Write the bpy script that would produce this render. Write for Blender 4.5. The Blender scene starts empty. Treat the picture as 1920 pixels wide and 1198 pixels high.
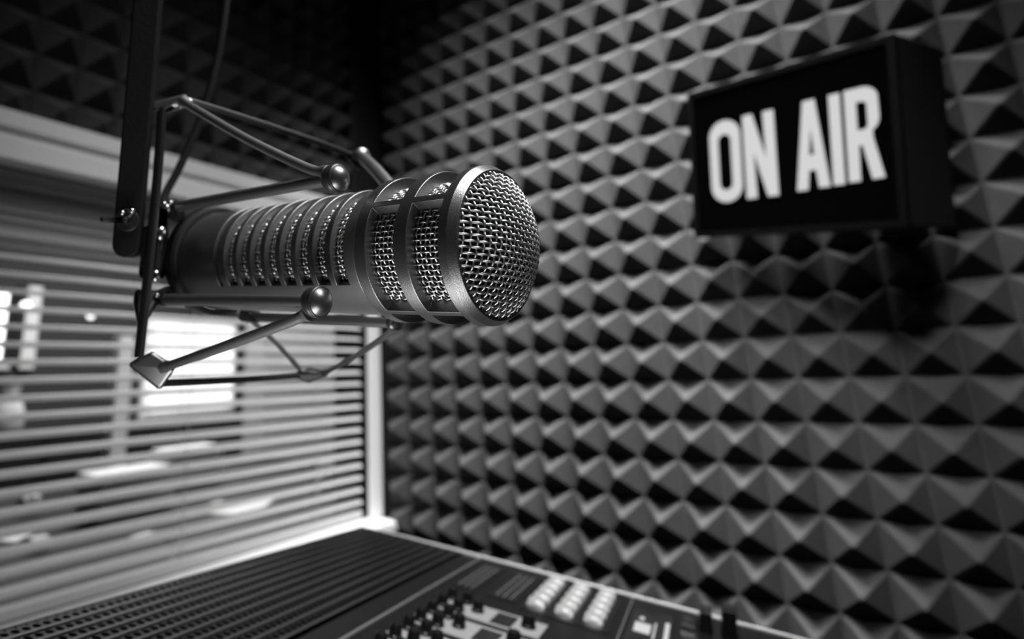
import bpy, bmesh, math, random
from mathutils import Vector, Matrix
PI = math.pi
S = bpy.context.scene
COL = S.collection
random.seed(4)

# ------------------------------------------------------------------ camera
cam_data = bpy.data.cameras.new('camera')
cam = bpy.data.objects.new('camera', cam_data)
COL.objects.link(cam)
S.camera = cam
CAM = Vector((0.84848, -0.94591, 1.05))
rx = Vector((0.77817432, 0.62736385, -0.02931422))
ry = Vector((-0.17183217, 0.16777998, -0.97073353))
rz = Vector((-0.60408478, 0.76043703, 0.23836337))
cam.matrix_world = Matrix((
    (rx.x, -ry.x, -rz.x, CAM.x),
    (rx.y, -ry.y, -rz.y, CAM.y),
    (rx.z, -ry.z, -rz.z, CAM.z),
    (0, 0, 0, 1)))
cam_data.sensor_fit = 'HORIZONTAL'
cam_data.sensor_width = 36.0
cam_data.lens = 1124.5 / 1920 * 36
cam_data.shift_x = (960 - 769.1) / 1920
cam_data.shift_y = -(599 - 425.0) / 1920
cam_data.clip_start = 0.01
cam_data.dof.use_dof = True
cam_data.dof.focus_distance = 0.198
cam_data.dof.aperture_fstop = 6.6

# ------------------------------------------------------------------ view, world, lights
S.view_settings.view_transform = 'Standard'
S.view_settings.look = 'None'
S.view_settings.exposure = 0.0
S.view_settings.gamma = 1.0
S.view_settings.use_curve_mapping = False
S.cycles.max_bounces = 8
S.cycles.transparent_max_bounces = 12
S.cycles.caustics_reflective = False
S.cycles.caustics_refractive = False

W = bpy.data.worlds.new('World')
S.world = W
W.use_nodes = True
W.node_tree.nodes['Background'].inputs[0].default_value = (0.5, 0.5, 0.5, 1)
W.node_tree.nodes['Background'].inputs[1].default_value = 0.003


def area(name, loc, target, sx, sy, power, spread=180):
    l = bpy.data.lights.new(name, 'AREA')
    l.shape = 'RECTANGLE'
    l.size, l.size_y = sx, sy
    l.energy = power
    l.spread = math.radians(spread)
    o = bpy.data.objects.new(name, l)
    COL.objects.link(o)
    o.location = loc
    d = Vector(target) - Vector(loc)
    o.rotation_euler = d.to_track_quat('-Z', 'Y').to_euler()
    return o


area('booth_ceiling_lamp', (0.56, -0.29, 2.15), (0.48, 0.0, 1.04), 0.60, 0.18, 9.6, 48)
area('right_foam_fill', (0.74, -0.66, 2.20), (0.82, 0.0, 1.08), 0.30, 0.16, 0.7, 30)  # unseen fill added to brighten the right-hand foam below the sign
area('sign_shadow_fill', (0.86, -0.98, 2.05), (0.81, 0.0, 1.10), 0.22, 0.22, 0.28, 18)  # added narrow fill that lifts the sign's shadow on the foam
area('microphone_fill', (0.95, -0.72, 1.60), (0.72, -0.78, 1.09), 0.32, 0.32, 1.0, 56)  # added light just out of view, brightens the microphone's metal and grille
area('blind_fill', (0.80, -0.75, 2.0), (0.02, -0.42, 1.05), 0.35, 0.35, 0.66, 46)  # extra light added to brighten the slats and casing
area('under_mic_fill', (0.70, -0.84, 0.945), (0.71, -0.80, 1.09), 0.18, 0.09, 0.17, 120)  # made-up fill below the frame, brightens the microphone's underside; no screen there
area('console_fill', (0.70, -0.50, 2.0), (0.64, -0.50, 0.88), 0.15, 0.15, 0.28, 26)  # small fill added to brighten the console trim and keys, not a real lamp
area('office_ceiling_lamp', (-1.5, 0.7, 2.25), (-1.5, 0.7, 0.0), 1.6, 1.2, 75)


# ------------------------------------------------------------------ materials
def mat(name, g, rough=0.5, metal=0.0, bump=0.0, bscale=200.0, spec=0.5, var=0.0, vscale=30.0, aniso=0.0):
    m = bpy.data.materials.new(name)
    m.use_nodes = True
    nt = m.node_tree
    b = nt.nodes['Principled BSDF']
    b.inputs['Base Color'].default_value = (g, g, g, 1)
    b.inputs['Roughness'].default_value = rough
    b.inputs['Metallic'].default_value = metal
    b.inputs['Specular IOR Level'].default_value = spec
    tc = None
    if bump or var:
        tc = nt.nodes.new('ShaderNodeTexCoord')
    if bump:
        n = nt.nodes.new('ShaderNodeTexNoise')
        n.inputs['Scale'].default_value = bscale
        n.inputs['Detail'].default_value = 3
        bu = nt.nodes.new('ShaderNodeBump')
        bu.inputs['Strength'].default_value = bump
        bu.inputs['Distance'].default_value = 0.001
        nt.links.new(tc.outputs['Object'], n.inputs['Vector'])
        nt.links.new(n.outputs['Fac'], bu.inputs['Height'])
        nt.links.new(bu.outputs['Normal'], b.inputs['Normal'])
    if var:
        n2 = nt.nodes.new('ShaderNodeTexNoise')
        n2.inputs['Scale'].default_value = vscale
        cr = nt.nodes.new('ShaderNodeValToRGB')
        lo, hi = g * (1 - var), g * (1 + var)
        cr.color_ramp.elements[0].color = (lo, lo, lo, 1)
        cr.color_ramp.elements[1].color = (hi, hi, hi, 1)
        cr.color_ramp.elements[0].position = 0.3
        cr.color_ramp.elements[1].position = 0.7
        nt.links.new(tc.outputs['Object'], n2.inputs['Vector'])
        nt.links.new(n2.outputs['Fac'], cr.inputs['Fac'])
        nt.links.new(cr.outputs['Color'], b.inputs['Base Color'])
    return m


def emit(name, g, strength):
    m = bpy.data.materials.new(name)
    m.use_nodes = True
    b = m.node_tree.nodes['Principled BSDF']
    b.inputs['Base Color'].default_value = (g, g, g, 1)
    b.inputs['Emission Color'].default_value = (1, 1, 1, 1)
    b.inputs['Emission Strength'].default_value = strength
    return m


M = dict(
    foam=mat('acoustic_foam', 0.055, 1.0, bump=0.35, bscale=900, spec=0.1, var=0.06, vscale=60),
    backing=mat('wall_backing', 0.02, 0.9, bump=0.1, spec=0.1),
    black_wood=mat('black_post', 0.012, 0.6, bump=0.05, spec=0.2),
    white=mat('white_paint', 0.78, 0.5, bump=0.05, bscale=80),
    slat=mat('slat_enamel', 0.52, 0.45, bump=0.03, bscale=60),
    cord=mat('ladder_cord', 0.5, 0.8, bump=0.1),
    satin=mat('satin_metal', 0.23, 0.32, 0.92, bump=0.12, bscale=2600),
    body=mat('body_enamel', 0.22, 0.38, 0.85, bump=0.06, bscale=2200),
    wire=mat('grille_wire', 0.60, 0.40, 1.0, bump=0.03, bscale=1500),
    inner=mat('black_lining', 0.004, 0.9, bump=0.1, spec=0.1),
    rod=mat('mount_steel', 0.34, 0.42, 0.92, bump=0.05, bscale=900),
    ball=mat('ball_metal', 0.17, 0.34, 0.9, bump=0.05, bscale=700),
    dark_rod=mat('mount_black', 0.03, 0.38, 0.3, bump=0.05, bscale=700),
    elastic=mat('elastic_sleeve', 0.10, 0.42, 0.2, bump=0.15, bscale=1800),
    arm=mat('arm_paint', 0.010, 0.55, 0.0, bump=0.15, bscale=700, spec=0.15),
    chrome=mat('bolt_chrome', 0.6, 0.2, 1.0, bump=0.02),
    rubber=mat('cable_rubber', 0.015, 0.6, bump=0.1),
    con=mat('console_paint', 0.009, 0.42, bump=0.1, bscale=900, spec=0.25),
    con_dark=mat('console_glossy_black', 0.010, 0.22, bump=0.02, spec=0.4),
    trim=mat('console_trim', 0.85, 0.45, 0.0, bump=0.05),
    vent_bar=mat('vent_bar', 0.035, 0.35, bump=0.05, bscale=900, spec=0.5),
    line=mat('console_line', 0.20, 0.4, 0.2, bump=0.02),
    key_white=mat('key_white', 0.36, 0.3, bump=0.04, bscale=300),
    key_black=mat('key_black', 0.008, 0.25, bump=0.03, spec=0.5),
    plate=mat('white_plate', 0.30, 0.5, bump=0.04, bscale=300),
    lcd=mat('lcd_glass', 0.02, 0.12, bump=0.02, spec=0.5),
    lcd_mark=emit('lcd_mark', 0.2, 0.45),
    sign=mat('sign_housing', 0.0015, 0.7, bump=0.15, bscale=500, spec=0.03),
    sign_side=mat('sign_side', 0.018, 0.7, bump=0.15, bscale=500, spec=0.1),
    sign_face=mat('sign_face', 0.0008, 0.7, spec=0.0),
    letters=emit('sign_letters', 0.05, 0.52),
    desk=mat('dark_desk', 0.03, 0.5, bump=0.1, spec=0.3),
    office_desk=mat('office_desk', 0.012, 0.55, bump=0.1, spec=0.2),
    paper=mat('paper', 0.80, 0.7, bump=0.05),
    office_wall=mat('office_wall', 0.05, 0.8, bump=0.1, spec=0.1),
    office_light_wall=mat('office_pale_wall', 0.45, 0.8, bump=0.1, spec=0.1),
    floor=mat('carpet', 0.03, 0.95, bump=0.6, bscale=300, spec=0.1),
    ceil=mat('ceiling_tile', 0.03, 0.95, bump=0.2, spec=0.1),
    daylight=emit('daylight_pane', 0.8, 2.6),
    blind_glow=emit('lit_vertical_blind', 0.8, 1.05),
    bulb=emit('lamp_bulb', 0.8, 3.0),
)
mg = bpy.data.materials.new('window_glass')
mg.use_nodes = True
nt = mg.node_tree
nt.nodes.clear()
out = nt.nodes.new('ShaderNodeOutputMaterial')
tr = nt.nodes.new('ShaderNodeBsdfTransparent')
gl = nt.nodes.new('ShaderNodeBsdfGlossy')
gl.inputs['Roughness'].default_value = 0.03
fr = nt.nodes.new('ShaderNodeFresnel')
fr.inputs['IOR'].default_value = 1.25
mx = nt.nodes.new('ShaderNodeMixShader')
tr.inputs['Color'].default_value = (0.93, 0.93, 0.93, 1)
nt.links.new(fr.outputs[0], mx.inputs[0])
nt.links.new(tr.outputs[0], mx.inputs[1])
nt.links.new(gl.outputs[0], mx.inputs[2])
nt.links.new(mx.outputs[0], out.inputs[0])
M['glass'] = mg


# ------------------------------------------------------------------ helpers
def obj(name, bm, m, parent=None, sharp=35, bevel=0, bseg=2, flat=False):
    bmesh.ops.recalc_face_normals(bm, faces=bm.faces)
    me = bpy.data.meshes.new(name)
    bm.to_mesh(me)
    bm.free()
    me.materials.append(M[m] if isinstance(m, str) else m)
    if not flat:
        for p in me.polygons:
            p.use_smooth = True
        me.set_sharp_from_angle(angle=math.radians(sharp))
    o = bpy.data.objects.new(name, me)
    COL.objects.link(o)
    if parent is not None:
        o.parent = parent
    if bevel:
        b = o.modifiers.new('bevel', 'BEVEL')
        b.width = bevel
        b.segments = bseg
        b.limit_method = 'ANGLE'
        b.angle_limit = math.radians(40)
        b.harden_normals = True
    return o


def tag(o, label, cat, group=None, kind=None):
    o['label'] = label
    o['category'] = cat
    if group:
        o['group'] = group
    if kind:
        o['kind'] = kind
    return o


def thing(name, label, cat, mw=None, group=None):
    o = bpy.data.objects.new(name, None)
    o.empty_display_size = 0.02
    COL.objects.link(o)
    if mw is not None:
        o.matrix_world = mw
    return tag(o, label, cat, group)


def struct(name, bm, m, label=None, parent=None, **k):
    o = obj(name, bm, m, parent, **k)
    if parent is None:
        o['kind'] = 'structure'
        if label:
            o['label'] = label
    return o


def nb():
    return bmesh.new()


def box(bm, x0, x1, y0, y1, z0, z1):
    vs = [bm.verts.new((x, y, z)) for x in (x0, x1) for y in (y0, y1) for z in (z0, z1)]
    for f in ((0, 1, 3, 2), (4, 6, 7, 5), (0, 4, 5, 1), (2, 3, 7, 6), (0, 2, 6, 4), (1, 5, 7, 3)):
        bm.faces.new([vs[i] for i in f])
    return bm


def hexa(bm, bottom, top):
    """eight-corner solid: two loops of four points in the same order"""
    a = [bm.verts.new(p) for p in bottom]
    b = [bm.verts.new(p) for p in top]
    bm.faces.new(a)
    bm.faces.new(b[::-1])
    for i in range(4):
        j = (i + 1) % 4
        bm.faces.new((a[j], a[i], b[i], b[j]))
    return bm


def frames(pts, closed=False):
    pts = [Vector(p) for p in pts]
    n = len(pts)
    T = []
    for i in range(n):
        if closed:
            t = pts[(i + 1) % n] - pts[i - 1]
        else:
            t = pts[min(i + 1, n - 1)] - pts[max(i - 1, 0)]
        T.append(t.normalized())
    r = Vector((0, 0, 1)) if abs(T[0].z) < 0.9 else Vector((1, 0, 0))
    u = (r - T[0] * r.dot(T[0])).normalized()
    U = [u]
    for i in range(1, n):
        u = (U[-1] - T[i] * U[-1].dot(T[i]))
        U.append(u.normalized())
    return pts, T, U


def tube(bm, pts, r, sides=10, cap=True, flat=(1, 1)):
    pts, T, U = frames(pts)
    n = len(pts)
    if not hasattr(r, '__len__'):
        r = [r] * n
    rings = []
    for i in range(n):
        V = T[i].cross(U[i])
        rings.append([bm.verts.new(pts[i] + (U[i] * math.cos(2 * PI * k / sides) * flat[0] + V * math.sin(2 * PI * k / sides) * flat[1]) * r[i])
                      for k in range(sides)])
    for i in range(n - 1):
        for k in range(sides):
            k2 = (k + 1) % sides
            bm.faces.new((rings[i][k], rings[i][k2], rings[i + 1][k2], rings[i + 1][k]))
    if cap:
        bm.faces.new(rings[0][::-1])
        bm.faces.new(rings[-1])
    return bm


def smooth(pts, n=6):
    """Catmull-Rom through the points"""
    P = [Vector(p) for p in pts]
    P = [P[0] * 2 - P[1]] + P + [P[-1] * 2 - P[-2]]
    o = []
    for i in range(1, len(P) - 2):
        a, b, c, d = P[i - 1:i + 3]
        for k in range(n):
            t = k / n
            o.append(0.5 * ((2 * b) + (c - a) * t + (2 * a - 5 * b + 4 * c - d) * t * t + (3 * b - a - 3 * c + d) * t ** 3))
    o.append(P[-2])
    return o


def sphere(bm, c, r, seg=20, rings=12, sc=(1, 1, 1)):
    m = Matrix.Translation(Vector(c)) @ Matrix.Diagonal((r * sc[0], r * sc[1], r * sc[2], 1))
    bmesh.ops.create_uvsphere(bm, u_segments=seg, v_segments=rings, radius=1, matrix=m)
    return bm


def hull(bm, balls, seg=12, rings=8):
    """rounded solid that wraps the given (point, radius) balls"""
    t = nb()
    for c, r in balls:
        sphere(t, c, r, seg, rings)
    g = bmesh.ops.convex_hull(t, input=t.verts[:])
    dead = [e for e in g['geom_interior'] if isinstance(e, bmesh.types.BMVert)]
    bmesh.ops.delete(t, geom=dead, context='VERTS')
    off = {}
    for v in t.verts:
        off[v] = bm.verts.new(v.co)
    for f in t.faces:
        try:
            bm.faces.new([off[v] for v in f.verts])
        except ValueError:
            pass
    t.free()
    return bm


def lathe(bm, prof, seg=96, a0=0.0, a1=2 * PI):
    """profile of (s, r) turned about the local x axis; angle 0 faces -y, 90 deg is up"""
    full = abs(a1 - a0 - 2 * PI) < 1e-6
    n = seg if full else seg + 1
    rings = []
    for s, r in prof:
        if r < 1e-7:
            rings.append([bm.verts.new((s, 0, 0))])
        else:
            rings.append([bm.verts.new((s, -r * math.cos(a0 + (a1 - a0) * k / seg), r * math.sin(a0 + (a1 - a0) * k / seg))) for k in range(n)])
    for A, B in zip(rings, rings[1:]):
        for k in range(seg):
            k2 = (k + 1) % n
            if len(A) == 1 and len(B) == 1:
                continue
            if len(A) == 1:
                bm.faces.new((A[0], B[k], B[k2]))
            elif len(B) == 1:
                bm.faces.new((A[k2], A[k], B[0]))
            else:
                bm.faces.new((A[k], B[k], B[k2], A[k2]))
    return bm


def slotted(bm, ss, ro, ri, phis, solid):
    """turned shell with openings: ss = stations, ro = outer radius per station, ri = inner radius, solid(i, j) per cell"""
    nph = len(phis)
    vo, vi = {}, {}

    def V(d, i, j, r):
        j %= nph
        if (i, j) not in d:
            d[(i, j)] = bm.verts.new((ss[i], -r * math.cos(phis[j]), r * math.sin(phis[j])))
        return d[(i, j)]

    def O(i, j): return V(vo, i, j, ro[i])
    def I(i, j): return V(vi, i, j, ri)
    ns = len(ss) - 1
    for i in range(ns):
        for j in range(nph):
            if not solid(i, j):
                continue
            bm.faces.new((O(i, j), O(i, j + 1), O(i + 1, j + 1), O(i + 1, j)))
            if i == 0 or not solid(i - 1, j):
                bm.faces.new((O(i, j), O(i, j + 1), I(i, j + 1), I(i, j)))
            if i == ns - 1 or not solid(i + 1, j):
                bm.faces.new((O(i + 1, j), O(i + 1, j + 1), I(i + 1, j + 1), I(i + 1, j)))
            if not solid(i, (j - 1) % nph):
                bm.faces.new((O(i, j), O(i + 1, j), I(i + 1, j), I(i, j)))
            if not solid(i, (j + 1) % nph):
                bm.faces.new((O(i, j + 1), O(i + 1, j + 1), I(i + 1, j + 1), I(i, j + 1)))
    return bm


# ------------------------------------------------------------------ the booth shell
def slab(name, x0, x1, y0, y1, z0, z1, m, label=None):
    return struct(name, box(nb(), x0, x1, y0, y1, z0, z1), m, label)


slab('floor', -3.1, 2.3, -1.7, 3.3, -0.05, 0.0, 'floor')
slab('ceiling', -3.1, 2.3, -1.7, 3.3, 2.35, 2.40, 'ceil')
slab('wall_right', 0.0, 2.3, 0.0115, 0.13, 0.0, 2.35, 'backing', 'right booth wall behind the pyramid foam')
slab('wall_front', 2.2, 2.3, -1.7, 0.0115, 0.0, 2.35, 'backing')
slab('wall_back', 0.0, 2.3, -1.7, -1.6, 0.0, 2.35, 'backing')
# the wall with the window: opening y -1.2..-0.03, z 0.785..1.321
bm = nb()
box(bm, -0.12, 0.0, -1.7, 0.13, 0.0, 0.765)
box(bm, -0.12, 0.0, -1.7, 0.13, 1.385, 2.35)
box(bm, -0.12, 0.0, -0.006, 0.13, 0.765, 1.385)
box(bm, -0.12, 0.0, -1.7, -1.25, 0.765, 1.385)
struct('wall_left', bm, 'backing', 'left booth wall holding the window')

P = 0.055


def pyramids(bm, n_u, n_v, f, h):
    """grid of square pyramids: f(u, v, height) gives the place of a grid point"""
    g = {}

    def V(i, j):
        if (i, j) not in g:
            g[(i, j)] = bm.verts.new(f(i * P, j * P, 0))
        return g[(i, j)]
    for i in range(n_u):
        for j in range(n_v):
            c = f((i + .5) * P, (j + .5) * P, h)
            c = Vector(c) + Vector((random.uniform(-1, 1), random.uniform(-1, 1), random.uniform(-1, 1))) * 0.0008
            a = bm.verts.new(c)
            q = [V(i, j), V(i + 1, j), V(i + 1, j + 1), V(i, j + 1)]
            for k in range(4):
                bm.faces.new((q[k], q[(k + 1) % 4], a))


def close(bm):
    bmesh.ops.holes_fill(bm, edges=[e for e in bm.edges if e.is_boundary], sides=0)


bm = nb()
Z0 = 1.002 - 0.0275 - 12 * P
pyramids(bm, 24, 34, lambda u, v, h: (0.0203 + u, 0.0085 - h, Z0 + v), 0.0320)
bmesh.ops.bevel(bm, geom=[e for e in bm.edges], offset=0.0016, segments=1, affect='EDGES')
close(bm)
foam_r = obj('acoustic_foam', bm, 'foam', sharp=20)
tag(foam_r, 'grey pyramid acoustic foam covering the right wall behind the lit sign', 'acoustic foam')

bm = nb()
pyramids(bm, 28, 13, lambda u, v, h: (0.0005 + h, -0.0765 - u, 1.3775 + v), 0.0320)
for co, no in (((0, 0, 1.3905), (0, 0, -1)), ((0, -0.104, 0), (0, 1, 0))):
    bmesh.ops.bisect_plane(bm, geom=bm.verts[:] + bm.edges[:] + bm.faces[:], plane_co=co, plane_no=no, clear_outer=True)
foam_l = obj('acoustic_foam', bm, 'foam', sharp=20)
tag(foam_l, 'dim pyramid acoustic foam above the window with the blind', 'acoustic foam')

bm = box(nb(), 0.0005, 0.028, -0.100, -0.012, 1.391, 2.34)
o = struct('trim_1', bm, 'black_wood', 'black vertical post in the corner above the window', bevel=0.003)

# window casing, jambs, sill, glass
win = thing('window_1', 'interior window with white casing behind the blind', 'window')
win['kind'] = 'structure'
bm = nb()
box(bm, 0.0005, 0.026, -1.30, -0.012, 1.364, 1.3895)
box(bm, 0.0005, 0.018, -1.30, -0.012, 1.354, 1.3638)
box(bm, 0.0005, 0.030, -1.30, -0.012, 1.321, 1.3538)
obj('window_casing', bm, 'white', win, bevel=0.004)
bm = nb()
box(bm, 0.0005, 0.018, -0.034, -0.010, 0.786, 1.3205)
obj('window_jamb', bm, 'white', win, bevel=0.002)
bm = nb()
box(bm, 0.0005, 0.018, -1.30, -1.262, 0.786, 1.3205)
obj('window_jamb', bm, 'white', win, bevel=0.002)
bm = box(nb(), -0.012, 0.055, -1.30, -0.010, 0.7655, 0.7845)
obj('window_sill', bm, 'white', win, bevel=0.004)
bm = box(nb(), -0.066, -0.062, -1.249, -0.007, 0.785, 1.384)
obj('glass_pane', bm, 'glass', win, flat=True)

# venetian blind
vb = thing('venetian_blind', 'white horizontal slat blind hanging in the window left of the microphone', 'blind',
           Matrix.Translation((-0.018, 0, 0)))
Y0, Y1 = -1.235, -0.040
bm = box(nb(), -0.014, 0.014, Y0, Y1, 1.300, 1.3195)
obj('head_rail', bm, 'slat', vb, bevel=0.002)


def slat(bm, z, tilt, w=0.024, crown=0.0036, y0=Y0, y1=Y1):
    n = 6
    rows = []
    for y in (y0, y1):
        r = []
        for sgn in (0, 1):
            for k in range(n + 1):
                t = -1 + 2 * k / n
                x = t * w / 2
                h = crown * (1 - t * t) - sgn * 0.0005
                r.append(bm.verts.new((x * math.cos(tilt) + h * math.sin(tilt), y, z - x * math.sin(tilt) + h * math.cos(tilt))))
        rows.append(r)
    A, B = rows
    N = n + 1
    for k in range(n):
        bm.faces.new((A[k], A[k + 1], B[k + 1], B[k]))
        bm.faces.new((A[N + k + 1], A[N + k], B[N + k], B[N + k + 1]))
    bm.faces.new((A[0], B[0], B[N], A[N]))
    bm.faces.new((A[n], A[N + n], B[N + n], B[n]))


# upper slats lapped closed
bm = nb()
for k in range(5):
    slat(bm, 1.297 - 0.0125 * k, math.radians(-64), 0.020, 0.0022)
obj('closed_slats', bm, 'slat', vb)['label'] = 'upper slats tilted shut'
bm = nb()
slat(bm, 1.2285, math.radians(-50), 0.013, 0.001)
z = 1.2098
while z > 0.81:
    slat(bm, z, math.radians(17 + random.uniform(-1, 1)), 0.023)
    z -= 0.0219
obj('open_slats', bm, 'slat', vb)['label'] = 'lower slats tilted open'
bm = box(nb(), -0.010, 0.010, Y0, Y1, 0.786, 0.800)
obj('bottom_rail', bm, 'slat', vb, bevel=0.003)
for y in (-0.16, -0.42, -0.80, -1.12):
    bm = nb()
    for x in (-0.0125, 0.0125):
        tube(bm, [(x, y, 1.30), (x, y, 0.80)], 0.0006, 6)
    obj('ladder_cord', bm, 'cord', vb)

# ------------------------------------------------------------------ the office seen through the blind
slab('wall_office_back', -3.1, -3.0, -1.7, 3.3, 0.0, 2.35, 'office_wall')
slab('wall_office_left', -3.0, -0.12, -1.7, -1.6, 0.0, 2.35, 'office_wall')
slab('wall_office_right', -3.0, -0.12, 3.2, 3.3, 0.0, 2.35, 'office_wall')
slab('wall_office_front', -0.12, 0.0, 0.131, 3.2, 0.0, 2.35, 'office_wall')
slab('wall_office_pillar', -1.75, -1.60, 0.95, 1.75, 0.0, 2.35, 'office_light_wall', 'pale pillar seen through the right end of the blind')

w2 = thing('window_2', 'bright daylit window far left behind the blind', 'window')
w2['kind'] = 'structure'
obj('window_pane', box(nb(), -2.998, -2.990, -0.30, 0.262, 1.19, 1.56), 'daylight', w2)
bm = box(nb(), -2.998, -2.95, 0.30, 0.345, 1.19, 1.60)
obj('mullion', bm, 'black_wood', w2, bevel=0.003)
bm = nb()
box(bm, -2.998, -2.96, 0.346, 0.42, 1.14, 1.60)
box(bm, -2.998, -2.96, -0.34, 0.299, 1.14, 1.186)
obj('window_frame', bm, 'white', w2, bevel=0.003)
w3 = thing('window_3', 'bright window with pale vertical folds seen behind the lower microphone mount', 'window')
w3['kind'] = 'structure'
bm = nb()
ps = []
n = 90
for side in (0, 1):
    row = []
    for i in range(n + 1):
        y = 1.10 + 0.62 * i / n
        x = -2.95 + 0.018 * math.sin(2 * PI * i / 11.2) - side * 0.004
        row.append((bm.verts.new((x, y, 0.86)), bm.verts.new((x, y, 1.42))))
    ps.append(row)
for i in range(n):
    for side in (0, 1):
        a, b = ps[side][i], ps[side][i + 1]
        bm.faces.new((a[0], b[0], b[1], a[1]))
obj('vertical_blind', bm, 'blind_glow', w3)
obj('window_frame', box(nb(), -2.999, -2.972, 1.06, 1.76, 0.82, 1.46), 'white', w3)
bm = box(nb(), -1.64, -1.58, 0.225, 0.285, 0.0, 1.23)
struct('trim_2', bm, 'white', 'white upright post in the office behind the blind', bevel=0.003)


def lamp(y, z, r, zt, label):
    t = thing('pendant_lamp', label, 'lamp', Matrix.Translation((-2.0, y, z)), 'small round office lamps')
    obj('bulb', sphere(nb(), (0, 0, 0), r), 'bulb', t)
    bm = nb()
    prof = [(r * 0.9, 0.003), (r * 1.4, 0.006), (r * 1.9, 0.006)]
    for (za, ra), (zb, rb) in zip(prof, prof[1:]):
        bmesh.ops.create_cone(bm, segments=16, radius1=ra, radius2=rb, depth=zb - za, cap_ends=True,
                              matrix=Matrix.Translation((0, 0, (za + zb) / 2)))
    tube(bm, [(0, 0, r * 1.9), (0, 0, zt - z)], 0.0015, 6)
    obj('cord', bm, 'rubber', t)


lamp(0.017, 1.374, 0.021, 2.349, 'brighter larger round lamp below the daylit window')
lamp(0.285, 1.351, 0.015, 2.349, 'smaller dimmer round lamp nearer the boom arm')

# office table and what lies on it
t = thing('office_table', 'dark office table just behind the window blind', 'table', Matrix.Translation((-0.85, 0.1, 0)))
obj('tabletop', box(nb(), -0.70, 0.70, -1.30, 0.80, 0.672, 0.700), 'office_desk', t, bevel=0.003)
for sx in (-0.64, 0.64):
    for sy in (-1.24, 0.74):
        obj('leg', box(nb(), sx - 0.03, sx + 0.03, sy - 0.03, sy + 0.03, 0.0, 0.6715), 'office_desk', t)
t = thing('storage_box', 'wide pale box on the office table, left of the brightest carton', 'box', Matrix.Translation((-0.87, -0.065, 0.7005)))
obj('body', box(nb(), -0.07, 0.07, -0.100, 0.100, 0, 0.088), 'paper', t, bevel=0.002)
obj('lid', box(nb(), -0.074, 0.074, -0.104, 0.104, 0.0885, 0.118), 'paper', t, bevel=0.002)
t = thing('storage_box', 'brightest white carton on the office table', 'box', Matrix.Translation((-1.16, 0.295, 0.7005)))
obj('body', box(nb(), -0.06, 0.06, -0.098, 0.098, 0, 0.095), 'paper', t, bevel=0.002)
obj('lid', box(nb(), -0.064, 0.064, -0.102, 0.102, 0.0955, 0.124), 'paper', t, bevel=0.002)
t = thing('carton', 'narrow upright white carton between two pale boxes', 'carton', Matrix.Translation((-1.12, 0.155, 0.7005)))
obj('body', box(nb(), -0.02, 0.02, -0.025, 0.025, 0, 0.098), 'paper', t, bevel=0.002)
obj('flap', box(nb(), -0.018, 0.018, -0.023, 0.023, 0.0985, 0.106), 'paper', t)


def sheet(x, y, rz_, sx, sy, label, bend=0.012):
    bm = nb()
    n = 10
    g = []
    for side in (0, 1):
        g.append([[bm.verts.new((sx * (i / n - .5), sy * (j / n - .5), 0.0008 + bend * (i / n) ** 2 * (j / n) - side * 0.0006)) for j in range(n + 1)] for i in range(n + 1)])
    for s in (0, 1):
        for i in range(n):
            for j in range(n):
                bm.faces.new((g[s][i][j], g[s][i + 1][j], g[s][i + 1][j + 1], g[s][i][j + 1]))
    o = obj('paper_sheet', bm, 'paper')
    o.location = (x, y, 0.7008)
    o.rotation_euler = (0, 0, rz_)
    return tag(o, label, 'paper')


sheet(-0.68, 0.155, 0.4, 0.21, 0.15, 'white paper sheet curling up on the office table, right of the boxes', 0.03)
sheet(-0.58, -0.14, 0.2, 0.10, 0.05, 'small strip of white paper lying in front of the pale box', 0.015)
sheet(-0.34, -0.205, 0.7, 0.06, 0.035, 'small white card nearest the window sill', 0.006)
sheet(-0.86, -0.33, 0.3, 0.07, 0.05, 'scrap of paper at the left of the office table', 0.01)
bm = sphere(nb(), (0, 0, 0), 0.034, 14, 9, (1, 1, 0.75))
for v in bm.verts:
    v.co += Vector((random.uniform(-1, 1), random.uniform(-1, 1), random.uniform(-.6, 1))) * 0.007
zm = min(v.co.z for v in bm.verts)
o = obj('crumpled_paper', bm, 'office_light_wall', flat=True)
o.location = (-1.17, -0.20, 0.7008 - zm)
tag(o, 'crumpled pale paper ball at the far left on the office table', 'paper')
t = thing('carton', 'tiny white carton at the lower left on the office table', 'carton', Matrix.Translation((-0.70, -0.34, 0.7005)))
obj('body', box(nb(), -0.015, 0.015, -0.016, 0.016, 0, 0.018), 'paper', t, bevel=0.001)
obj('lid', box(nb(), -0.016, 0.016, -0.017, 0.017, 0.0183, 0.025), 'paper', t)
t = thing('mug', 'pale mug on the office table in front of the pillar', 'mug', Matrix.Translation((-0.66, 0.50, 0.7005)))
bm = nb()
for (za, ra), (zb, rb) in zip([(0, .034), (.004, .037)], [(.004, .037), (.072, .038)]):
    bmesh.ops.create_cone(bm, segments=28, radius1=ra, radius2=rb, depth=zb - za, cap_ends=(za == 0), matrix=Matrix.Translation((0, 0, (za + zb) / 2)))
obj('cup', bm, 'paper', t)
bm = tube(nb(), smooth([(0, .036, .060), (0, .056, .055), (0, .058, .030), (0, .036, .018)], 6), 0.004, 8)
obj('handle', bm, 'paper', t)

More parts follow.
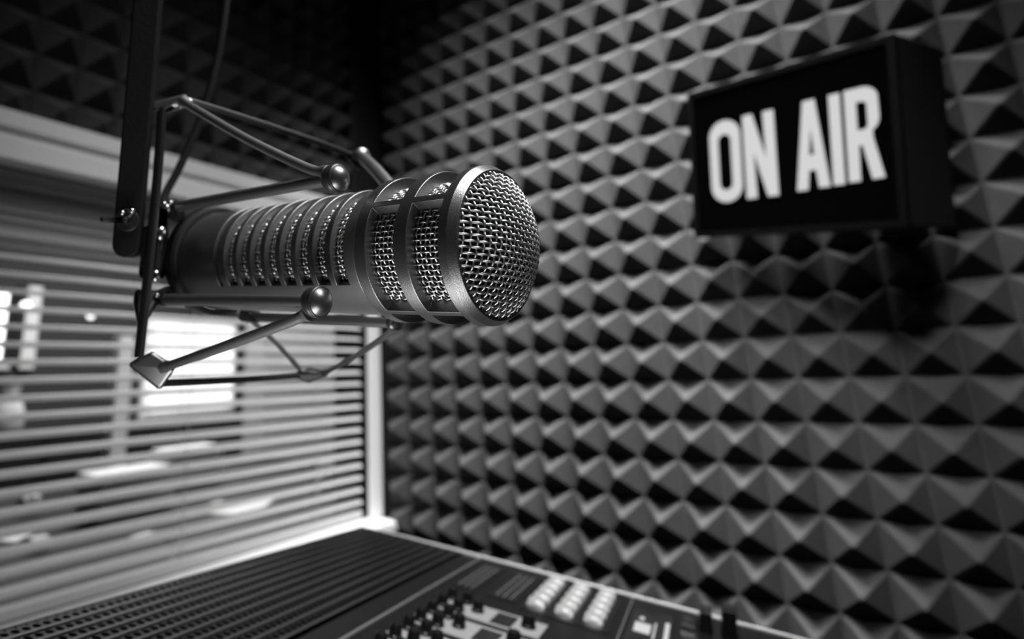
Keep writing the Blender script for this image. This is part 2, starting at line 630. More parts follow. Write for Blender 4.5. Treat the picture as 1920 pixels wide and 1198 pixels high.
t = thing('cabinet', 'low dark cabinet at the far left of the office', 'cabinet', Matrix.Translation((-2.35, 0.0, 0)))
obj('body', box(nb(), -0.25, 0.20, -0.9, 0.75, 0.0, 0.852), 'office_desk', t, bevel=0.004)
for k in range(3):
    d = obj('door', box(nb(), 0.2005, 0.214, -0.89 + 0.55 * k, -0.36 + 0.55 * k, 0.05, 0.84), 'office_desk', t, bevel=0.003)
    obj('handle', box(nb(), 0.2145, 0.225, -0.41 + 0.55 * k, -0.40 + 0.55 * k, 0.55, 0.68), 'chrome', d)
t = thing('vase', 'rounded pale vase on the dark cabinet', 'vase', Matrix.Translation((-2.25, 0.07, 0.8525)))
bm = nb()
prof = [(0, 0), (0, .06), (.02, .075), (.07, .080), (.12, .066), (.15, .045), (.18, .048), (.20, .056), (.20, .050), (.16, .038), (.02, .05)]
lathe(bm, prof, 28)
bmesh.ops.rotate(bm, verts=bm.verts, matrix=Matrix.Rotation(-PI / 2, 3, 'Y'))
obj('body', bm, 'office_light_wall', t)

# ------------------------------------------------------------------ ON AIR sign
K = 0.92
sc_ = Vector((0.76540955, -0.02816863, 1.33080119))
cen = CAM + (sc_ - CAM) * K
u_ = Vector((0.90868441, -0.38517948, -0.1610261))
n_ = Vector((0.40078232, 0.91283713, 0.07811474))
v_ = Vector((0.1169024, -0.13551806, 0.98385399))
mw = Matrix(((u_.x, n_.x, v_.x, cen.x), (u_.y, n_.y, v_.y, cen.y), (u_.z, n_.z, v_.z, cen.z), (0, 0, 0, 1)))
sg = thing('on_air_sign', 'black box sign with lit white ON AIR letters on the right wall', 'sign', mw)
w_, h_, dp = 0.27619 * K / 2, 0.22676 * K / 2, 0.12143 * K
bm = nb()
hexa(bm, [(-w_, 0.006, -h_), (w_, 0.006, -h_), (w_, 0.006, h_), (-w_, 0.006, h_)],
     [(-w_, 0.010, -h_), (w_, dp, -h_), (w_, dp, h_), (-w_, 0.010, h_)])
obj('housing', bm, 'sign_side', sg, bevel=0.002)
bm = nb()
fw = 0.008
box(bm, -w_, w_, 0.0, 0.0058, h_ - fw, h_)
box(bm, -w_, w_, 0.0, 0.0058, -h_, -h_ + fw)
box(bm, -w_, -w_ + fw, 0.0, 0.0058, -h_ + fw, h_ - fw)
box(bm, w_ - fw, w_, 0.0, 0.0058, -h_ + fw, h_ - fw)
obj('bezel', bm, 'sign', sg)
obj('face_panel', box(nb(), -w_ + fw, w_ - fw, 0.0022, 0.0057, -h_ + fw, h_ - fw), 'sign_face', sg, flat=True)
obj('wall_bracket', box(nb(), 0.03, 0.09, 0.070, 0.104, -0.04, 0.04), 'sign', sg)


def poly(bm, outer, holes=()):
    edges = []
    for lp in (outer,) + tuple(holes):
        vs = [bm.verts.new((x * K / 1000, 0.0016, y * K / 1000)) for x, y in lp]
        edges += [bm.edges.new((vs[i], vs[(i + 1) % len(vs)])) for i in range(len(vs))]
    bmesh.ops.triangle_fill(bm, use_beauty=True, edges=edges)


def rrect(x0, x1, y0, y1, r, n=8, corners=(1, 1, 1, 1)):
    o = []
    for ci, (cx_, cy_, a) in enumerate(((x1 - r, y1 - r, 0), (x0 + r, y1 - r, 90), (x0 + r, y0 + r, 180), (x1 - r, y0 + r, 270))):
        if not corners[ci]:
            o.append((x1 if ci in (0, 3) else x0, y1 if ci < 2 else y0))
            continue
        for k in range(n + 1):
            t = math.radians(a + 90 * k / n)
            o.append((cx_ + r * math.cos(t), cy_ + r * math.sin(t)))
    return o


bm = nb()
oo = [bm.verts.new((x * K / 1000, 0.0016, y * K / 1000)) for x, y in rrect(-105.3, -57.0, -63.0, 58.8, 24)]
oi = [bm.verts.new((x * K / 1000, 0.0016, y * K / 1000)) for x, y in rrect(-91.5, -71.5, -45, 38, 10)]
for i in range(len(oo)):
    j = (i + 1) % len(oo)
    bm.faces.new((oo[i], oo[j], oi[j], oi[i]))
poly(bm, [(-51.5, -61.5), (-36.5, -61.5), (-38.2, 4), (-21, -61), (-6.5, -61), (-7.5, 58), (-22.5, 58), (-21, -8), (-38, 58.5), (-52, 58.5)])
poly(bm, [(18.0, -58.5), (32, -58.5), (34.4, -33.5), (43.0, -33.5), (45.5, -57), (58.8, -57), (46, 58.8), (31.2, 58.8)],
     [[(35.6, -13), (39.2, 22), (42, -13)]])
poly(bm, [(62.4, -56.3), (75.4, -56.3), (75.4, 59), (62.4, 59)])
o_r = [(80.2, -55), (93, -55), (93.4, -11.5), (97.5, -11.5), (105.5, -54), (118.6, -53.5), (109, -4)]
for k in range(0, 11):
    t = math.radians(-60 + 150 * k / 10)
    o_r.append((101 + 15.8 * math.cos(t), (42.5 if t > 0 else 20) + 17 * math.sin(t)))
o_r += [(80.5, 59.5)]
poly(bm, o_r, [rrect(93, 104.3, 7.5, 42, 5.5, 6, (1, 0, 0, 1))[::-1]])
bmesh.ops.solidify(bm, geom=bm.faces[:], thickness=0.0005)
obj('lettering', bm, 'letters', sg, flat=True)['label'] = 'lit white letters ON AIR'

# ------------------------------------------------------------------ microphone
ax = Vector((0.99408381, -0.01714823, -0.1072535))
fa = Vector((0.01724772, 0.99985125, 0.0))
up = Vector((0.10723754, -0.00184988, 0.99423171))
m0 = Vector((0.74743983, -0.77386827, 1.09126098))
MM = Matrix(((ax.x, fa.x, up.x, m0.x), (ax.y, fa.y, up.y, m0.y), (ax.z, fa.z, up.z, m0.z), (0, 0, 0, 1)))
mm = 0.001


def mmv(p):
    return Vector(p) * mm


mic = thing('microphone', 'large broadcast microphone with woven wire grille pointing right', 'microphone', MM)

# body with ring slots
slots = [(-47.6 - 9.75 * k, -54.2 - 9.75 * k) for k in range(8)]
st = sorted(set([-42.2, -43.2] + [a for s in slots for a in s] + [-127.2, -130.2, -131.5, -164.0]))
ss = [s * mm for s in st]
ro = [(24.5 if s > -163 else 23.9) * mm for s in st]
dA, dB = math.radians(-37), math.radians(84)
dC, dD = math.radians(96), math.radians(217)
phis = []
for a, b, n in ((dA, dB, 44), (dB, dC, 6), (dC, dD, 44), (dD, dA + 2 * PI, 36)):
    phis += [a + (b - a) * k / n for k in range(n)]
open_s = set()
for i in range(len(st) - 1):
    mid = (st[i] + st[i + 1]) / 2
    if any(b < mid < a for a, b in slots) or -130.2 < mid < -127.2:
        open_s.add(i)


def solid_body(i, j):
    return not (i in open_s and (j < 44 or 50 <= j < 94))


bm = slotted(nb(), ss, ro, 20.6 * mm, phis, solid_body)
obj('body', bm, 'body', mic, sharp=30, bevel=0.00035)
bm = lathe(nb(), [(-0.043, 0.0), (-0.043, 0.0198), (-0.1635, 0.0198), (-0.1635, 0.0)], 64)
obj('inner_core', bm, 'inner', mic)
bm = lathe(nb(), [(-0.1642, 0.0), (-0.1642, 0.0232), (-0.170, 0.0222), (-0.172, 0.0195), (-0.184, 0.0185), (-0.186, 0.0165), (-0.189, 0.0120), (-0.198, 0.0115), (-0.198, 0.0)], 64)
obj('tail_cap', bm, 'dark_rod', mic, sharp=25)

# head cage
st = [-41.9, -39.3, -37.0, -34.3, -21.5, -16.0, -3.4, 0.0, 2.8]
ro = [24.8, 27.0, 27.0, 27.0, 27.0, 27.0, 27.0, 27.0, 25.2]
ss = [s * mm for s in st]
ro = [r * mm for r in ro]
phis = []
nj = 30
hw = math.radians(2.7)
for k in range(4):
    c = math.radians(27.5 + 90 * k)
    a = c + hw
    b = c + PI / 2 - hw
    phis += [c - hw + 2 * hw * i / 3 for i in range(3)] + [a + (b - a) * i / nj for i in range(nj)]


def solid_head(i, j):
    return not (i in (3, 5) and (j % (nj + 3)) >= 3)


bm = slotted(nb(), ss, ro, 22.3 * mm, phis, solid_head)
obj('head_cage', bm, 'satin', mic, sharp=28, bevel=0.00028)
bm = lathe(nb(), [(-0.0418, 0.0), (-0.0418, 0.0205), (0.0006, 0.0205), (0.0012, 0.0)], 64)
obj('head_lining', bm, 'inner', mic)
bm = lathe(nb(), [(0.0027, 0.02515), (0.0020, 0.0246), (0.0008, 0.0244), (0.0008, 0.0210)], 96)
obj('front_ring', bm, 'dark_rod', mic, sharp=25)

WR = 0.00036


def wires(bm, paths, norm, r=WR, sides=6):
    for pts in paths:
        tube(bm, pts, r, sides, cap=False)


def weave_cyl(bm, s0, s1, p0, p1, R, pitch=0.00195):
    ns = max(2, round((s1 - s0) / pitch))
    dp_ = pitch / R
    npz = max(2, round((p1 - p0) / dp_))
    dsv = (s1 - s0) / ns
    dpv = (p1 - p0) / npz
    amp = WR * 1.02
    sub = 4

    def pt(s, p, h):
        r = R + h
        return Vector((s, -r * math.cos(p), r * math.sin(p)))
    for i in range(ns):          # hoops
        s = s0 + (i + .5) * dsv
        tube(bm, [pt(s, p0 + dpv * k / sub, amp * math.cos(PI * (k / sub - .5 + i))) for k in range(npz * sub + 1)], WR, 6, cap=False)
    for j in range(npz):         # axial wires
        p = p0 + (j + .5) * dpv
        tube(bm, [pt(s0 + dsv * k / sub, p, -amp * math.cos(PI * (k / sub - .5 + j))) for k in range(ns * sub + 1)], WR, 6, cap=False)


for k in range(4):
    c = math.radians(27.5 + 90 * k)
    for s0, s1 in ((-34.6, -21.2), (-16.3, -3.1)):
        bm = nb()
        weave_cyl(bm, s0 * mm, s1 * mm, c + hw * 0.6, c + PI / 2 - hw * 0.6, 0.0222)
        obj('side_grille', bm, 'wire', mic, sharp=180)
for (pa, pb) in ((dA, dB), (dC, dD)):
    bm = nb()
    for a, b in slots:
        weave_cyl(bm, b * mm + 0.0002, a * mm - 0.0002, pa, pb, 0.0213, 0.0017)
    obj('slot_grille', bm, 'wire', mic, sharp=180)

# domed front grille of woven wire
R0, HD = 0.0250, 0.0100
pitch = 0.00190
amp = WR * 1.02


def dome(y, z_, h):
    r = math.hypot(y, z_) / R0
    s = 0.0016 + HD * (1 - min(r, 1.0) ** 2.3)
    ds = -HD * 2.3 * min(r, 1.0) ** 1.3 / R0
    rr = math.hypot(y, z_)
    ny, nz = ((-ds * y / rr, -ds * z_ / rr) if rr > 1e-9 else (0, 0))
    nrm = Vector((1, ny, nz)).normalized()
    return Vector((s, y, z_)) + nrm * h


bm = nb()
nw = int(R0 / pitch)
sub = 4
for i in range(-nw, nw + 1):
    c = (i + 0.0) * pitch
    if abs(c) >= R0 * 0.985:
        continue
    L = math.sqrt((R0 * 0.985) ** 2 - c * c)
    nk = int(L / (pitch / sub))
    ks = range(-nk, nk + 1)
    tube(bm, [dome(k * pitch / sub, c, amp * math.cos(PI * (k / sub + i))) for k in ks], WR, 6, cap=False)
    tube(bm, [dome(c, k * pitch / sub, -amp * math.cos(PI * (k / sub + i))) for k in ks], WR, 6, cap=False)
obj('front_grille', bm, 'wire', mic, sharp=180)

# ------------------------------------------------------------------ shock mount
sm = thing('shock_mount', 'elastic suspension mount of metal rods holding the microphone', 'shock mount', MM)


def part(name, bm, m, parent, **k):
    return obj(name, bm, m, parent, **k)


def tb(pts, r, sides=12, n=6, flat=(1, 1)):
    return tube(nb(), [mmv(p) for p in (smooth(pts, n) if n else pts)], [x * mm for x in r] if hasattr(r, '__len__') else r * mm, sides, True, flat)


# clamp ring round the tail of the microphone
bm = nb()
lathe(bm, [(-0.170, 0.0242), (-0.170, 0.0262), (-0.1685, 0.0274), (-0.1625, 0.0274), (-0.161, 0.0262), (-0.161, 0.0246), (-0.170, 0.0242)], 72)
part('clamp_ring', bm, 'dark_rod', sm, sharp=25)
ring_pts = {'a': (-28.0, 22.7), 'b': (-29.0, -21.6), 'c': (23.8, -27.0), 'd': (25.0, 28.0)}
ball_s = {'a': -50.3, 'b': -54.1, 'c': -63.9, 'd': -72.0}
for k, (fy, uz) in ring_pts.items():
    s_end = ball_s[k]
    bm = tb([(-171, fy, uz), (-150, fy, uz), (-110, fy, uz), (s_end - 2.5, fy, uz)], [2.6, 2.6, 2.5, 2.2], 16, 0)
    r = part('rail', bm, 'rod', sm)
    bm = nb()
    sphere(bm, mmv((s_end, fy, uz)), (5.3 if k == 'a' else 5.6 if k == 'b' else 3.4) * mm, 28, 18)
    part('ball_end', bm, 'ball', r, sharp=180)
    bm = nb()
    br = 5.3 if k == 'a' else 5.6 if k == 'b' else 3.4
    qs = math.sqrt(br * br - 4.0)
    lathe(bm, [((s_end + 1.4) * mm, (qs - 0.1) * mm), ((s_end + 1.6) * mm, (qs + 0.35) * mm), ((s_end + 2.4) * mm, (qs + 0.35) * mm), ((s_end + 2.6) * mm, (qs - 0.3) * mm)], 32)
    bmesh.ops.translate(bm, verts=bm.verts, vec=mmv((0, fy, uz)))
    part('ball_seam', bm, 'dark_rod', r, sharp=180)
    bm = nb()
    hull(bm, [(mmv((-172, fy * 0.98, uz * 0.98)), 3.4 * mm), (mmv((-160, fy, uz)), 3.0 * mm), (mmv((-166, fy * 0.85, uz * 0.85)), 3.2 * mm)])
    b = part('rail_boss', bm, 'dark_rod', sm, sharp=50)
    for q in (-168.5, -162.5):
        bm = sphere(nb(), mmv((q, fy - 2.6, uz + 1.6)), 1.3 * mm, 12, 8)
        part('boss_screw', bm, 'chrome', b, sharp=180)

# outer frame corners and bars
T = (-151.5, -44.2, 67.0)
Lc = (-151.0, -37.5, -52.5)
Rc = (-149.0, 54.2, -57.2)
R4 = (-126.0, 55.5, 64.0)
corner_defs = {
    'T': [((-156.5, -47.6, 66.0), 1.7), ((-145.0, -39.2, 70.4), 1.7), ((-142.8, -37.0, 68.6), 1.5), ((-152.3, -44.5, 64.0), 1.6)],
    'L': [((-156.0, -41.6, -50.8), 1.6), ((-149.6, -36.8, -46.6), 1.8), ((-143.6, -31.0, -51.4), 1.9), ((-148.4, -32.6, -58.6), 2.0)],
    'R': [((-154.3, 48.8, -57.0), 1.6), ((-149.9, 54.3, -59.3), 1.6), ((-142.8, 59.4, -55.2), 1.4), ((-152.4, 55.6, -54.0), 1.2)],
    'R4': [((-131.0, 53.0, 65.0), 2.0), ((-122.6, 56.5, 64.6), 3.4), ((-124.4, 56.2, 60.0), 3.4)],
}
for k, balls in corner_defs.items():
    part('corner_hook', hull(nb(), [(mmv(p), r * mm) for p, r in balls], 14, 10), 'rod' if k in 'TL' else 'dark_rod', sm, sharp=60)
part('frame_bar', tb([(-153.2, -45.0, 65.0), (-154.6, -42.4, 34.0), (-154.2, -41.2, -8.0), (-153.8, -40.6, -47.5)], 2.4, 12, 6, (1.3, 0.75)), 'dark_rod', sm)
part('frame_bar', tb([(-143.5, -37.5, 69.3), (-139, -12, 68.6), (-132, 26, 66.8), (-128.0, 54, 64.8)], 1.6, 10, 5), 'dark_rod', sm)
part('frame_bar', tb([(-148.0, -32.0, -58.3), (-149.5, -5, -58.2), (-151, 22, -57.8), (-153, 49, -57.0)], [1.5] * 16, 10, 5), 'dark_rod', sm)


# elastic strands from the hooks to the rail ends
def strand(a, b, sag, r0=1.5, m='elastic'):
    a, b = Vector(a), Vector(b)
    mid1 = a.lerp(b, 0.12) + Vector(sag) * 0.35
    mid2 = a.lerp(b, 0.5) + Vector(sag)
    mid3 = a.lerp(b, 0.88) + Vector(sag) * 0.8
    pts = smooth([a, mid1, mid2, mid3, b], 7)
    n = len(pts)
    rr = [r0 * (1.0 + 0.55 * max(0, (abs(2 * i / (n - 1) - 1) - 0.75) / 0.25)) for i in range(n)]
    return tube(nb(), [mmv(p) for p in pts], [x * mm for x in rr], 12)


part('elastic_strand', strand((-144.8, -39.4, 68.6), (-53.5, -29.0, 25.2), (0, 0, -2.6), 1.9), 'rod', sm)
part('elastic_strand', strand((-146.0, -32.5, -51.2), (-57.0, -29.2, -25.4), (2, 0, -0.2), 2.1), 'elastic', sm)
part('elastic_strand', strand((-123.5, 56.2, 64.0), (-72.0, 27.5, 31.5), (0, 0, 1.5), 3.3), 'rod', sm)
part('elastic_strand', strand((-143.5, 58.8, -55.0), (-64.5, 25.5, -28.2), (0, 0, -2), 1.45), 'elastic', sm)
part('elastic_strand', strand((-153.2, 52.0, -55.5), (-170, 24.5, -28.5), (0, 0, 2), 1.3), 'elastic', sm)
# hub that carries the frame on the arm
bm = nb()
hull(bm, [(mmv((-176, -27, 12)), 4 * mm), (mmv((-176, -26, -9)), 4 * mm), (mmv((-168, -36, 10)), 3 * mm), (mmv((-165, -37, -10)), 3 * mm)])
hull(bm, [(mmv((-158.5, -35.5, -12)), 1.8 * mm), (mmv((-159.5, -35, 20)), 1.8 * mm), (mmv((-165, -32, 4)), 3.0 * mm)])
hull(bm, [(mmv((-160, -41, 9)), 2.2 * mm), (mmv((-160, -40, -6)), 2.2 * mm), (mmv((-168, -34, 3)), 3.5 * mm)])
hub = part('yoke_hub', bm, 'dark_rod', sm, sharp=55)
for p, r in (((-156.6, -36.3, 8.2), 2.3), ((-156.0, -36.5, -11.5), 1.9), ((-159.5, -33.5, 20.5), 1.5)):
    bm = sphere(nb(), mmv(p), r * mm, 16, 10, (0.8, 1, 1.5))
    part('hub_screw', bm, 'chrome', hub, sharp=180)
bm = hull(nb(), [(mmv((-170, -36.2, -19.5)), 2.2 * mm), (mmv((-169.5, -37.6, -24.0)), 1.2 * mm), (mmv((-166, -30, -20)), 2.6 * mm), (mmv((-160, -38.5, -35)), 1.0 * mm)])
part('lower_lug', bm, 'dark_rod', sm, sharp=55)

# ------------------------------------------------------------------ boom arm
arm = thing('boom_arm', 'black square boom arm hanging down beside the shock mount', 'boom arm', MM)
A0 = Vector((-163.2, -47.8, 1.6)) * mm
A1 = Vector((-129.0, -78.0, 300.0)) * mm
d_ = (A1 - A0).normalized()
vd = (A0 - Vector((107.8, -170.3, -29.9)) * mm).normalized()
sx_ = vd.cross(d_).normalized()
sy_ = d_.cross(sx_).normalized()
rotq = Matrix.Rotation(math.radians(-12), 3, d_)
sx_ = rotq @ sx_
sy_ = rotq @ sy_
hw_ = 0.0058


def armp(a, b, c):
    return A0 + sx_ * a + sy_ * b + d_ * c


bm = nb()
LN = (A1 - A0).length
n = 12
front, back = [], []
out_ = [(-hw_, LN), (-hw_, 0.0)] + [(-hw_ * math.cos(PI * k / n), -hw_ * math.sin(PI * k / n)) for k in range(1, n)] + [(hw_, 0.0), (hw_, LN)]
for a, c in out_:
    front.append(bm.verts.new(armp(a, -0.0036, c)))
    back.append(bm.verts.new(armp(a, 0.0036, c)))
bm.faces.new(front)
bm.faces.new(back[::-1])
for i in range(len(out_)):
    j = (i + 1) % len(out_)
    bm.faces.new((front[i], front[j], back[j], back[i]))
obj('arm_tube', bm, 'arm', arm, bevel=0.0012)


def disc(c_ab, r, b0, b1, parent, m, name, seg=36, bev=0.0006):
    bm = nb()
    a, c = c_ab
    rings = []
    for b in (b0, b1):
        rings.append([bm.verts.new(armp(a + r * math.cos(2 * PI * k / seg), b, c + r * math.sin(2 * PI * k / seg))) for k in range(seg)])
    bm.faces.new(rings[0])
    bm.faces.new(rings[1][::-1])
    for k in range(seg):
        k2 = (k + 1) % seg
        bm.faces.new((rings[0][k], rings[1][k], rings[1][k2], rings[0][k2]))
    return obj(name, bm, m, parent, bevel=bev)


disc((0.0012, 0.0005), 0.0068, 0.0038, 0.0058, arm, 'dark_rod', 'joint_disc')
disc((0.0, 0.011), 0.0050, -0.0052, -0.0038, arm, 'dark_rod', 'washer')
bm = nb()
hull(bm, [(armp(0, -0.0060, 0.011), 0.0024), (armp(0, -0.0090, 0.011), 0.0018)])
hull(bm, [(armp(0.0005, -0.0075, 0.011), 0.0016), (armp(-0.0088, -0.0090, 0.0105), 0.0012)])
hull(bm, [(armp(0.0, -0.0075, 0.012), 0.0016), (armp(0.0030, -0.0090, 0.0150), 0.0012)])
obj('wing_bolt', bm, 'dark_rod', arm, sharp=60)
for a, c in ((-0.0012, 0.0140), (0.0026, 0.0152)):
    obj('bolt_tip', sphere(nb(), armp(a, -0.0095, c), 0.0012, 14, 10), 'chrome', arm, sharp=180)

# ------------------------------------------------------------------ microphone cable
cab = thing('microphone_cable', 'black cable rising from the tail of the microphone', 'cable', MM)
bm = tb([(-206, 0, 4), (-220, -2, 18), (-225.5, -2.3, 37.6), (-221.5, 3.2, 59.3), (-214, 8.5, 89.6), (-206, 9.5, 121.5), (-198, 7, 159.6), (-188, 0, 230), (-182, -5, 300)], 2.3, 12, 7)
obj('cord', bm, 'rubber', cab)
bm = nb()
hull(bm, [(mmv((-200.5, 0, 0.0)), 6.0 * mm), (mmv((-206, 0, 3)), 4.4 * mm)])
obj('plug', bm, 'dark_rod', cab, sharp=50)

# ------------------------------------------------------------------ mixing console
Q = Vector((0.39948947, -0.46740164, 0.90272492))
bx = Vector((0.96229864, 0.23424384, -0.13824312))
ay = Vector((0.24836815, -0.96432183, 0.09163335))
nz = bx.cross(ay).normalized()
if nz.z < 0:
    nz = -nz
CM = Matrix(((bx.x, ay.x, nz.x, Q.x), (bx.y, ay.y, nz.y, Q.y), (bx.z, ay.z, nz.z, Q.z), (0, 0, 0, 1)))
con = thing('mixing_console', 'dark mixing console with vented cover and rows of buttons below the microphone', 'mixing console', CM)
DET = 1 if bx.cross(ay).z > 0 else -1     # handedness of the local frame


def cbox(bm, b0, b1, a0, a1, z0, z1):
    return box(bm, b0 * mm, b1 * mm, a0 * mm, a1 * mm, z0 * mm, z1 * mm)


BW, AW = 640, 640
# chassis: rounded far corner
bm = nb()
o_ = []
rc = 9.0
for k in range(7):
    t = PI + PI / 2 * k / 6
    o_.append((rc - 3 + rc * math.cos(t) + 0.0, rc - 2 + rc * math.sin(t)))
o_ += [(BW, -2), (BW, AW), (-3, AW)]
tp = [bm.verts.new((b * mm, a * mm, -0.0035)) for b, a in o_]
bt = [bm.verts.new((b * mm, a * mm, -0.060)) for b, a in o_]
bm.faces.new(tp)
bm.faces.new(bt[::-1])
for i in range(len(o_)):
    j = (i + 1) % len(o_)
    bm.faces.new((tp[i], tp[j], bt[j], bt[i]))
obj('chassis', bm, 'con', con, bevel=0.002)

# vented cover: rows of holes between raised bars
bm = nb()
RP, HP = 10.0, 5.4
nr, nc = 10, int((AW - 14) / HP)
hole_n = 10
for i in range(nr):
    for j in range(nc):
        cb, ca = 5.5 + RP * i, 12 + HP * (j + .5)
        ring = []
        for k in range(hole_n):
            t = 2 * PI * k / hole_n
            ring.append((cb + 2.6 * math.cos(t), ca + 1.95 * math.sin(t)))
        sq = []
        for k in range(hole_n):
            t = 2 * PI * k / hole_n
            dx, dy = math.cos(t), math.sin(t)
            m_ = max(abs(dx), abs(dy))
            sq.append((cb + RP / 2 * dx / m_, ca + HP / 2 * dy / m_))
        a = [bm.verts.new((x * mm, y * mm, 0.0006)) for x, y in ring]
        a2 = [bm.verts.new((x * mm, y * mm, -0.0010)) for x, y in ring]
        b = [bm.verts.new((x * mm, y * mm, 0.0006)) for x, y in sq]
        for k in range(hole_n):
            k2 = (k + 1) % hole_n
            bm.faces.new((a[k], a[k2], b[k2], b[k]))
            bm.faces.new((a[k], a2[k], a2[k2], a[k2]))
obj('vent_grille', bm, 'con', con, sharp=25)
for i in range(nr):              # raised bar on the operator side of every row
    r0 = 5.5 + RP * i + RP / 2
    obj('vent_bar', cbox(nb(), r0 - 1.3, r0 + 1.3, 10, AW - 4, 0.62, 1.2), 'vent_bar', con, bevel=0.0003)
bm = nb()
cbox(bm, -2, 0.5, 4, AW, -3.4, 0.8)
cbox(bm, 0.5, 106, 3, 12, -3.4, 0.8)
obj('vent_frame', bm, 'con', con, bevel=0.0006)
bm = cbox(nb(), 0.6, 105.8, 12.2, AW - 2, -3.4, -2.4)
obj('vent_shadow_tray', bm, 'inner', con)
obj('cover_strip', cbox(nb(), 106.2, 122.6, 16, AW, -3.4, 1.0), 'con', con, bevel=0.0006)
obj('corner_recess', cbox(nb(), 106.2, 122.4, 2, 15.8, -3.4, -0.6), 'con_dark', con)
obj('ridge_line', cbox(nb(), 122.8, 124.6, 2, AW, -3.4, 1.4), 'line', con, bevel=0.0004)
obj('control_panel', cbox(nb(), 124.8, 252.2, 2, AW, -3.4, 0.0), 'con', con)
obj('ridge_line', cbox(nb(), 252.4, 253.2, 4, AW, -3.4, 0.7), 'line', con)
obj('control_panel', cbox(nb(), 253.4, BW, 2, AW, -3.4, 0.0), 'con', con)
# bright trim along the side edge
bm = nb()
hexa(bm, [(0.020, -0.0064, -0.012), (BW * mm, -0.0078, -0.012), (BW * mm, -0.0022, -0.012), (0.020, -0.0022, -0.012)],
     [(0.020, -0.0040, 0.0006), (BW * mm, -0.0066, 0.0012), (BW * mm, -0.0022, 0.0012), (0.020, -0.0022, 0.0006)])
obj('edge_trim', bm, 'trim', con, bevel=0.0008)['label'] = 'bright metal trim along the edge'

# two dim meter windows beside the white keys
for b0, b1 in ((131, 151), (160, 182)):
    w = obj('meter_window', cbox(nb(), b0, b1, 20, 104, 0.05, 0.8), 'con_dark', con, bevel=0.0004)
    bm = nb()
    for q in (0.25, 0.5, 0.75):
        bb = b0 + (b1 - b0) * q
        cbox(bm, bb - 0.5, bb + 0.5, 26, 98, 0.82, 1.0)
    obj('scale_bars', bm, 'line', w)


# white keys: three columns of five
def keycap(b, a, sb, sa, h, m, name, dome_=0.9):
    bm = nb()
    n = 6
    top = []
    for i in range(n + 1):
        row = []
        for j in range(n + 1):
            x, y = -1 + 2 * i / n, -1 + 2 * j / n
            row.append(bm.verts.new(((b + x * sb * 0.46) * mm, (a + y * sa * 0.46) * mm, (h + dome_ * 0.35 * (1 - x * x) + dome_ * (1 - y * y)) * mm)))
        top.append(row)
    for i in range(n):
        for j in range(n):
            bm.faces.new((top[i][j], top[i + 1][j], top[i + 1][j + 1], top[i][j + 1]))
    ring = [top[i][0] for i in range(n + 1)] + [top[n][j] for j in range(1, n + 1)] + [top[i][n] for i in range(n - 1, -1, -1)] + [top[0][j] for j in range(n - 1, 0, -1)]
    low = []
    for v in ring:
        x = (v.co.x / mm - b) / 0.46 * 0.5
        y = (v.co.y / mm - a) / 0.46 * 0.5
        low.append(bm.verts.new(((b + x) * mm, (a + y) * mm, 0.00015)))
    for i in range(len(ring)):
        j = (i + 1) % len(ring)
        bm.faces.new((ring[j], ring[i], low[i], low[j]))
    return obj(name, bm, m, con, sharp=50, bevel=0.0004)


obj('key_bed', cbox(nb(), 186.0, 246.5, 4, 112, 0.02, 0.6), 'con_dark', con)
for ci, b in enumerate((195.0, 215.0, 235.0)):
    for k in range(5):
        keycap(b, 22 + 17.4 * k, 13.4, 15.6, 0.8, 'key_white', 'white_key', 3.6)['label'] = 'white domed key'

# white strips with black push buttons and a dark display each
for k in range(4):
    a0 = 130 + 36.8 * k
    obj('strip_plate', cbox(nb(), 136.5, 211, a0, a0 + 29.5, 0.02, 0.7), 'plate', con, bevel=0.0003)['label'] = 'white strip plate'
    obj('strip_display', cbox(nb(), 178.5, 192.3, a0 + 4.5, a0 + 27.0, 0.72, 1.1), 'lcd', con)
    for b, da in ((144.0, 4), (144.0, 22.4), (155.5, 4), (155.5, 22.4), (166.5, 14.0), (201.2, 14.5)):
        bm = nb()
        r = 4.0 if b < 170 else 4.6
        lathe(bm, [(0.0007, 0.0), (0.0007, (r + .5) * mm), (0.0022, (r + .3) * mm), (0.0024, r * mm), (0.0068, (r - .4) * mm), (0.0080, (r - 1.2) * mm), (0.0084, 0.0)], 22)
        bmesh.ops.rotate(bm, verts=bm.verts, matrix=Matrix.Rotation(-PI / 2, 3, 'Y'))
        bmesh.ops.translate(bm, verts=bm.verts, vec=Vector((b * mm, (a0 + da) * mm, 0)))
        obj('push_button', bm, 'key_black', con, sharp=40)['label'] = 'black round push button'

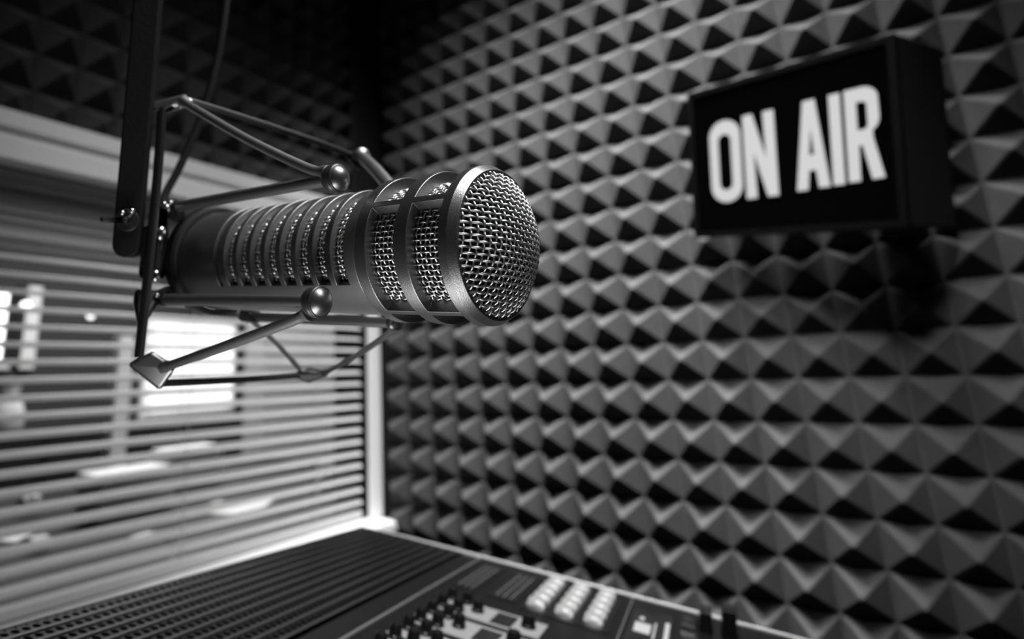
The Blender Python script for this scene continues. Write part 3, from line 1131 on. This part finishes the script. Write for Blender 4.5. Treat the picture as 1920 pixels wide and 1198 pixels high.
# lit display at the operator side
d = obj('display', cbox(nb(), 256, 284, 30, 140, 0.02, 0.8), 'lcd', con, bevel=0.0004)
bm = nb()
for b0, b1, a0, a1 in ((260, 270.5, 68, 90), (262, 265, 53, 60), (279.2, 282.0, 52, 98), (272.5, 273.6, 60, 98)):
    cbox(bm, b0, b1, a0, a1, 0.82, 1.0)
obj('display_marks', bm, 'lcd_mark', d)
obj('control_panel_slot', cbox(nb(), 286.5, 325, 16, 140, 0.02, 0.5), 'con_dark', con)


def knob(b, a, sb, sa, h, ridges):
    bm = nb()
    hexa(bm, [((b - sb / 2) * mm, (a - sa / 2) * mm, 0.0006), ((b + sb / 2) * mm, (a - sa / 2) * mm, 0.0006), ((b + sb / 2) * mm, (a + sa / 2) * mm, 0.0006), ((b - sb / 2) * mm, (a + sa / 2) * mm, 0.0006)],
         [((b - sb * .42) * mm, (a - sa * .40) * mm, h * mm), ((b + sb * .42) * mm, (a - sa * .40) * mm, h * mm), ((b + sb * .42) * mm, (a + sa * .40) * mm, h * mm), ((b - sb * .42) * mm, (a + sa * .40) * mm, h * mm)])
    for k in range(ridges):
        t = (k + .5) / ridges
        aa = a - sa * .36 + sa * .72 * t
        cbox(bm, b - sb * .40, b + sb * .40, aa - 1.0, aa + 1.0, h, h + 1.4)
    o = obj('fader_knob', bm, 'key_black', con, bevel=0.0006)
    o['label'] = 'black ridged fader knob'


knob(294, 44, 11, 26, 4.5, 3)
knob(305, 38, 9.5, 24, 13, 4)
knob(320, 36, 10.5, 26, 17.5, 4)

# desk under the console
dk = thing('studio_desk', 'dark desk carrying the mixing console', 'desk', Matrix.Translation((0.72, -0.62, 0)))
obj('desktop', box(nb(), -0.34, 0.34, -0.42, 0.24, 0.712, 0.742), 'desk', dk, bevel=0.003)
for sx in (-0.30, 0.30):
    for sy in (-0.38, 0.20):
        obj('leg', box(nb(), sx - 0.025, sx + 0.025, sy - 0.025, sy + 0.025, 0.0, 0.7115), 'desk', dk)
bm = nb()
for b, a, zt in ((60, 60, -58.5), (560, 60, -58.5), (60, 560, -58.5), (560, 560, -58.5)):
    p0 = CM @ Vector((b * mm, a * mm, -0.0595))
    p1 = Vector((p0.x, p0.y, 0.743))
    inv = CM.inverted()
    bm = nb()
    tube(bm, [inv @ p1, inv @ p0], 0.012, 16)
    obj('support_foot', bm, 'con', con)
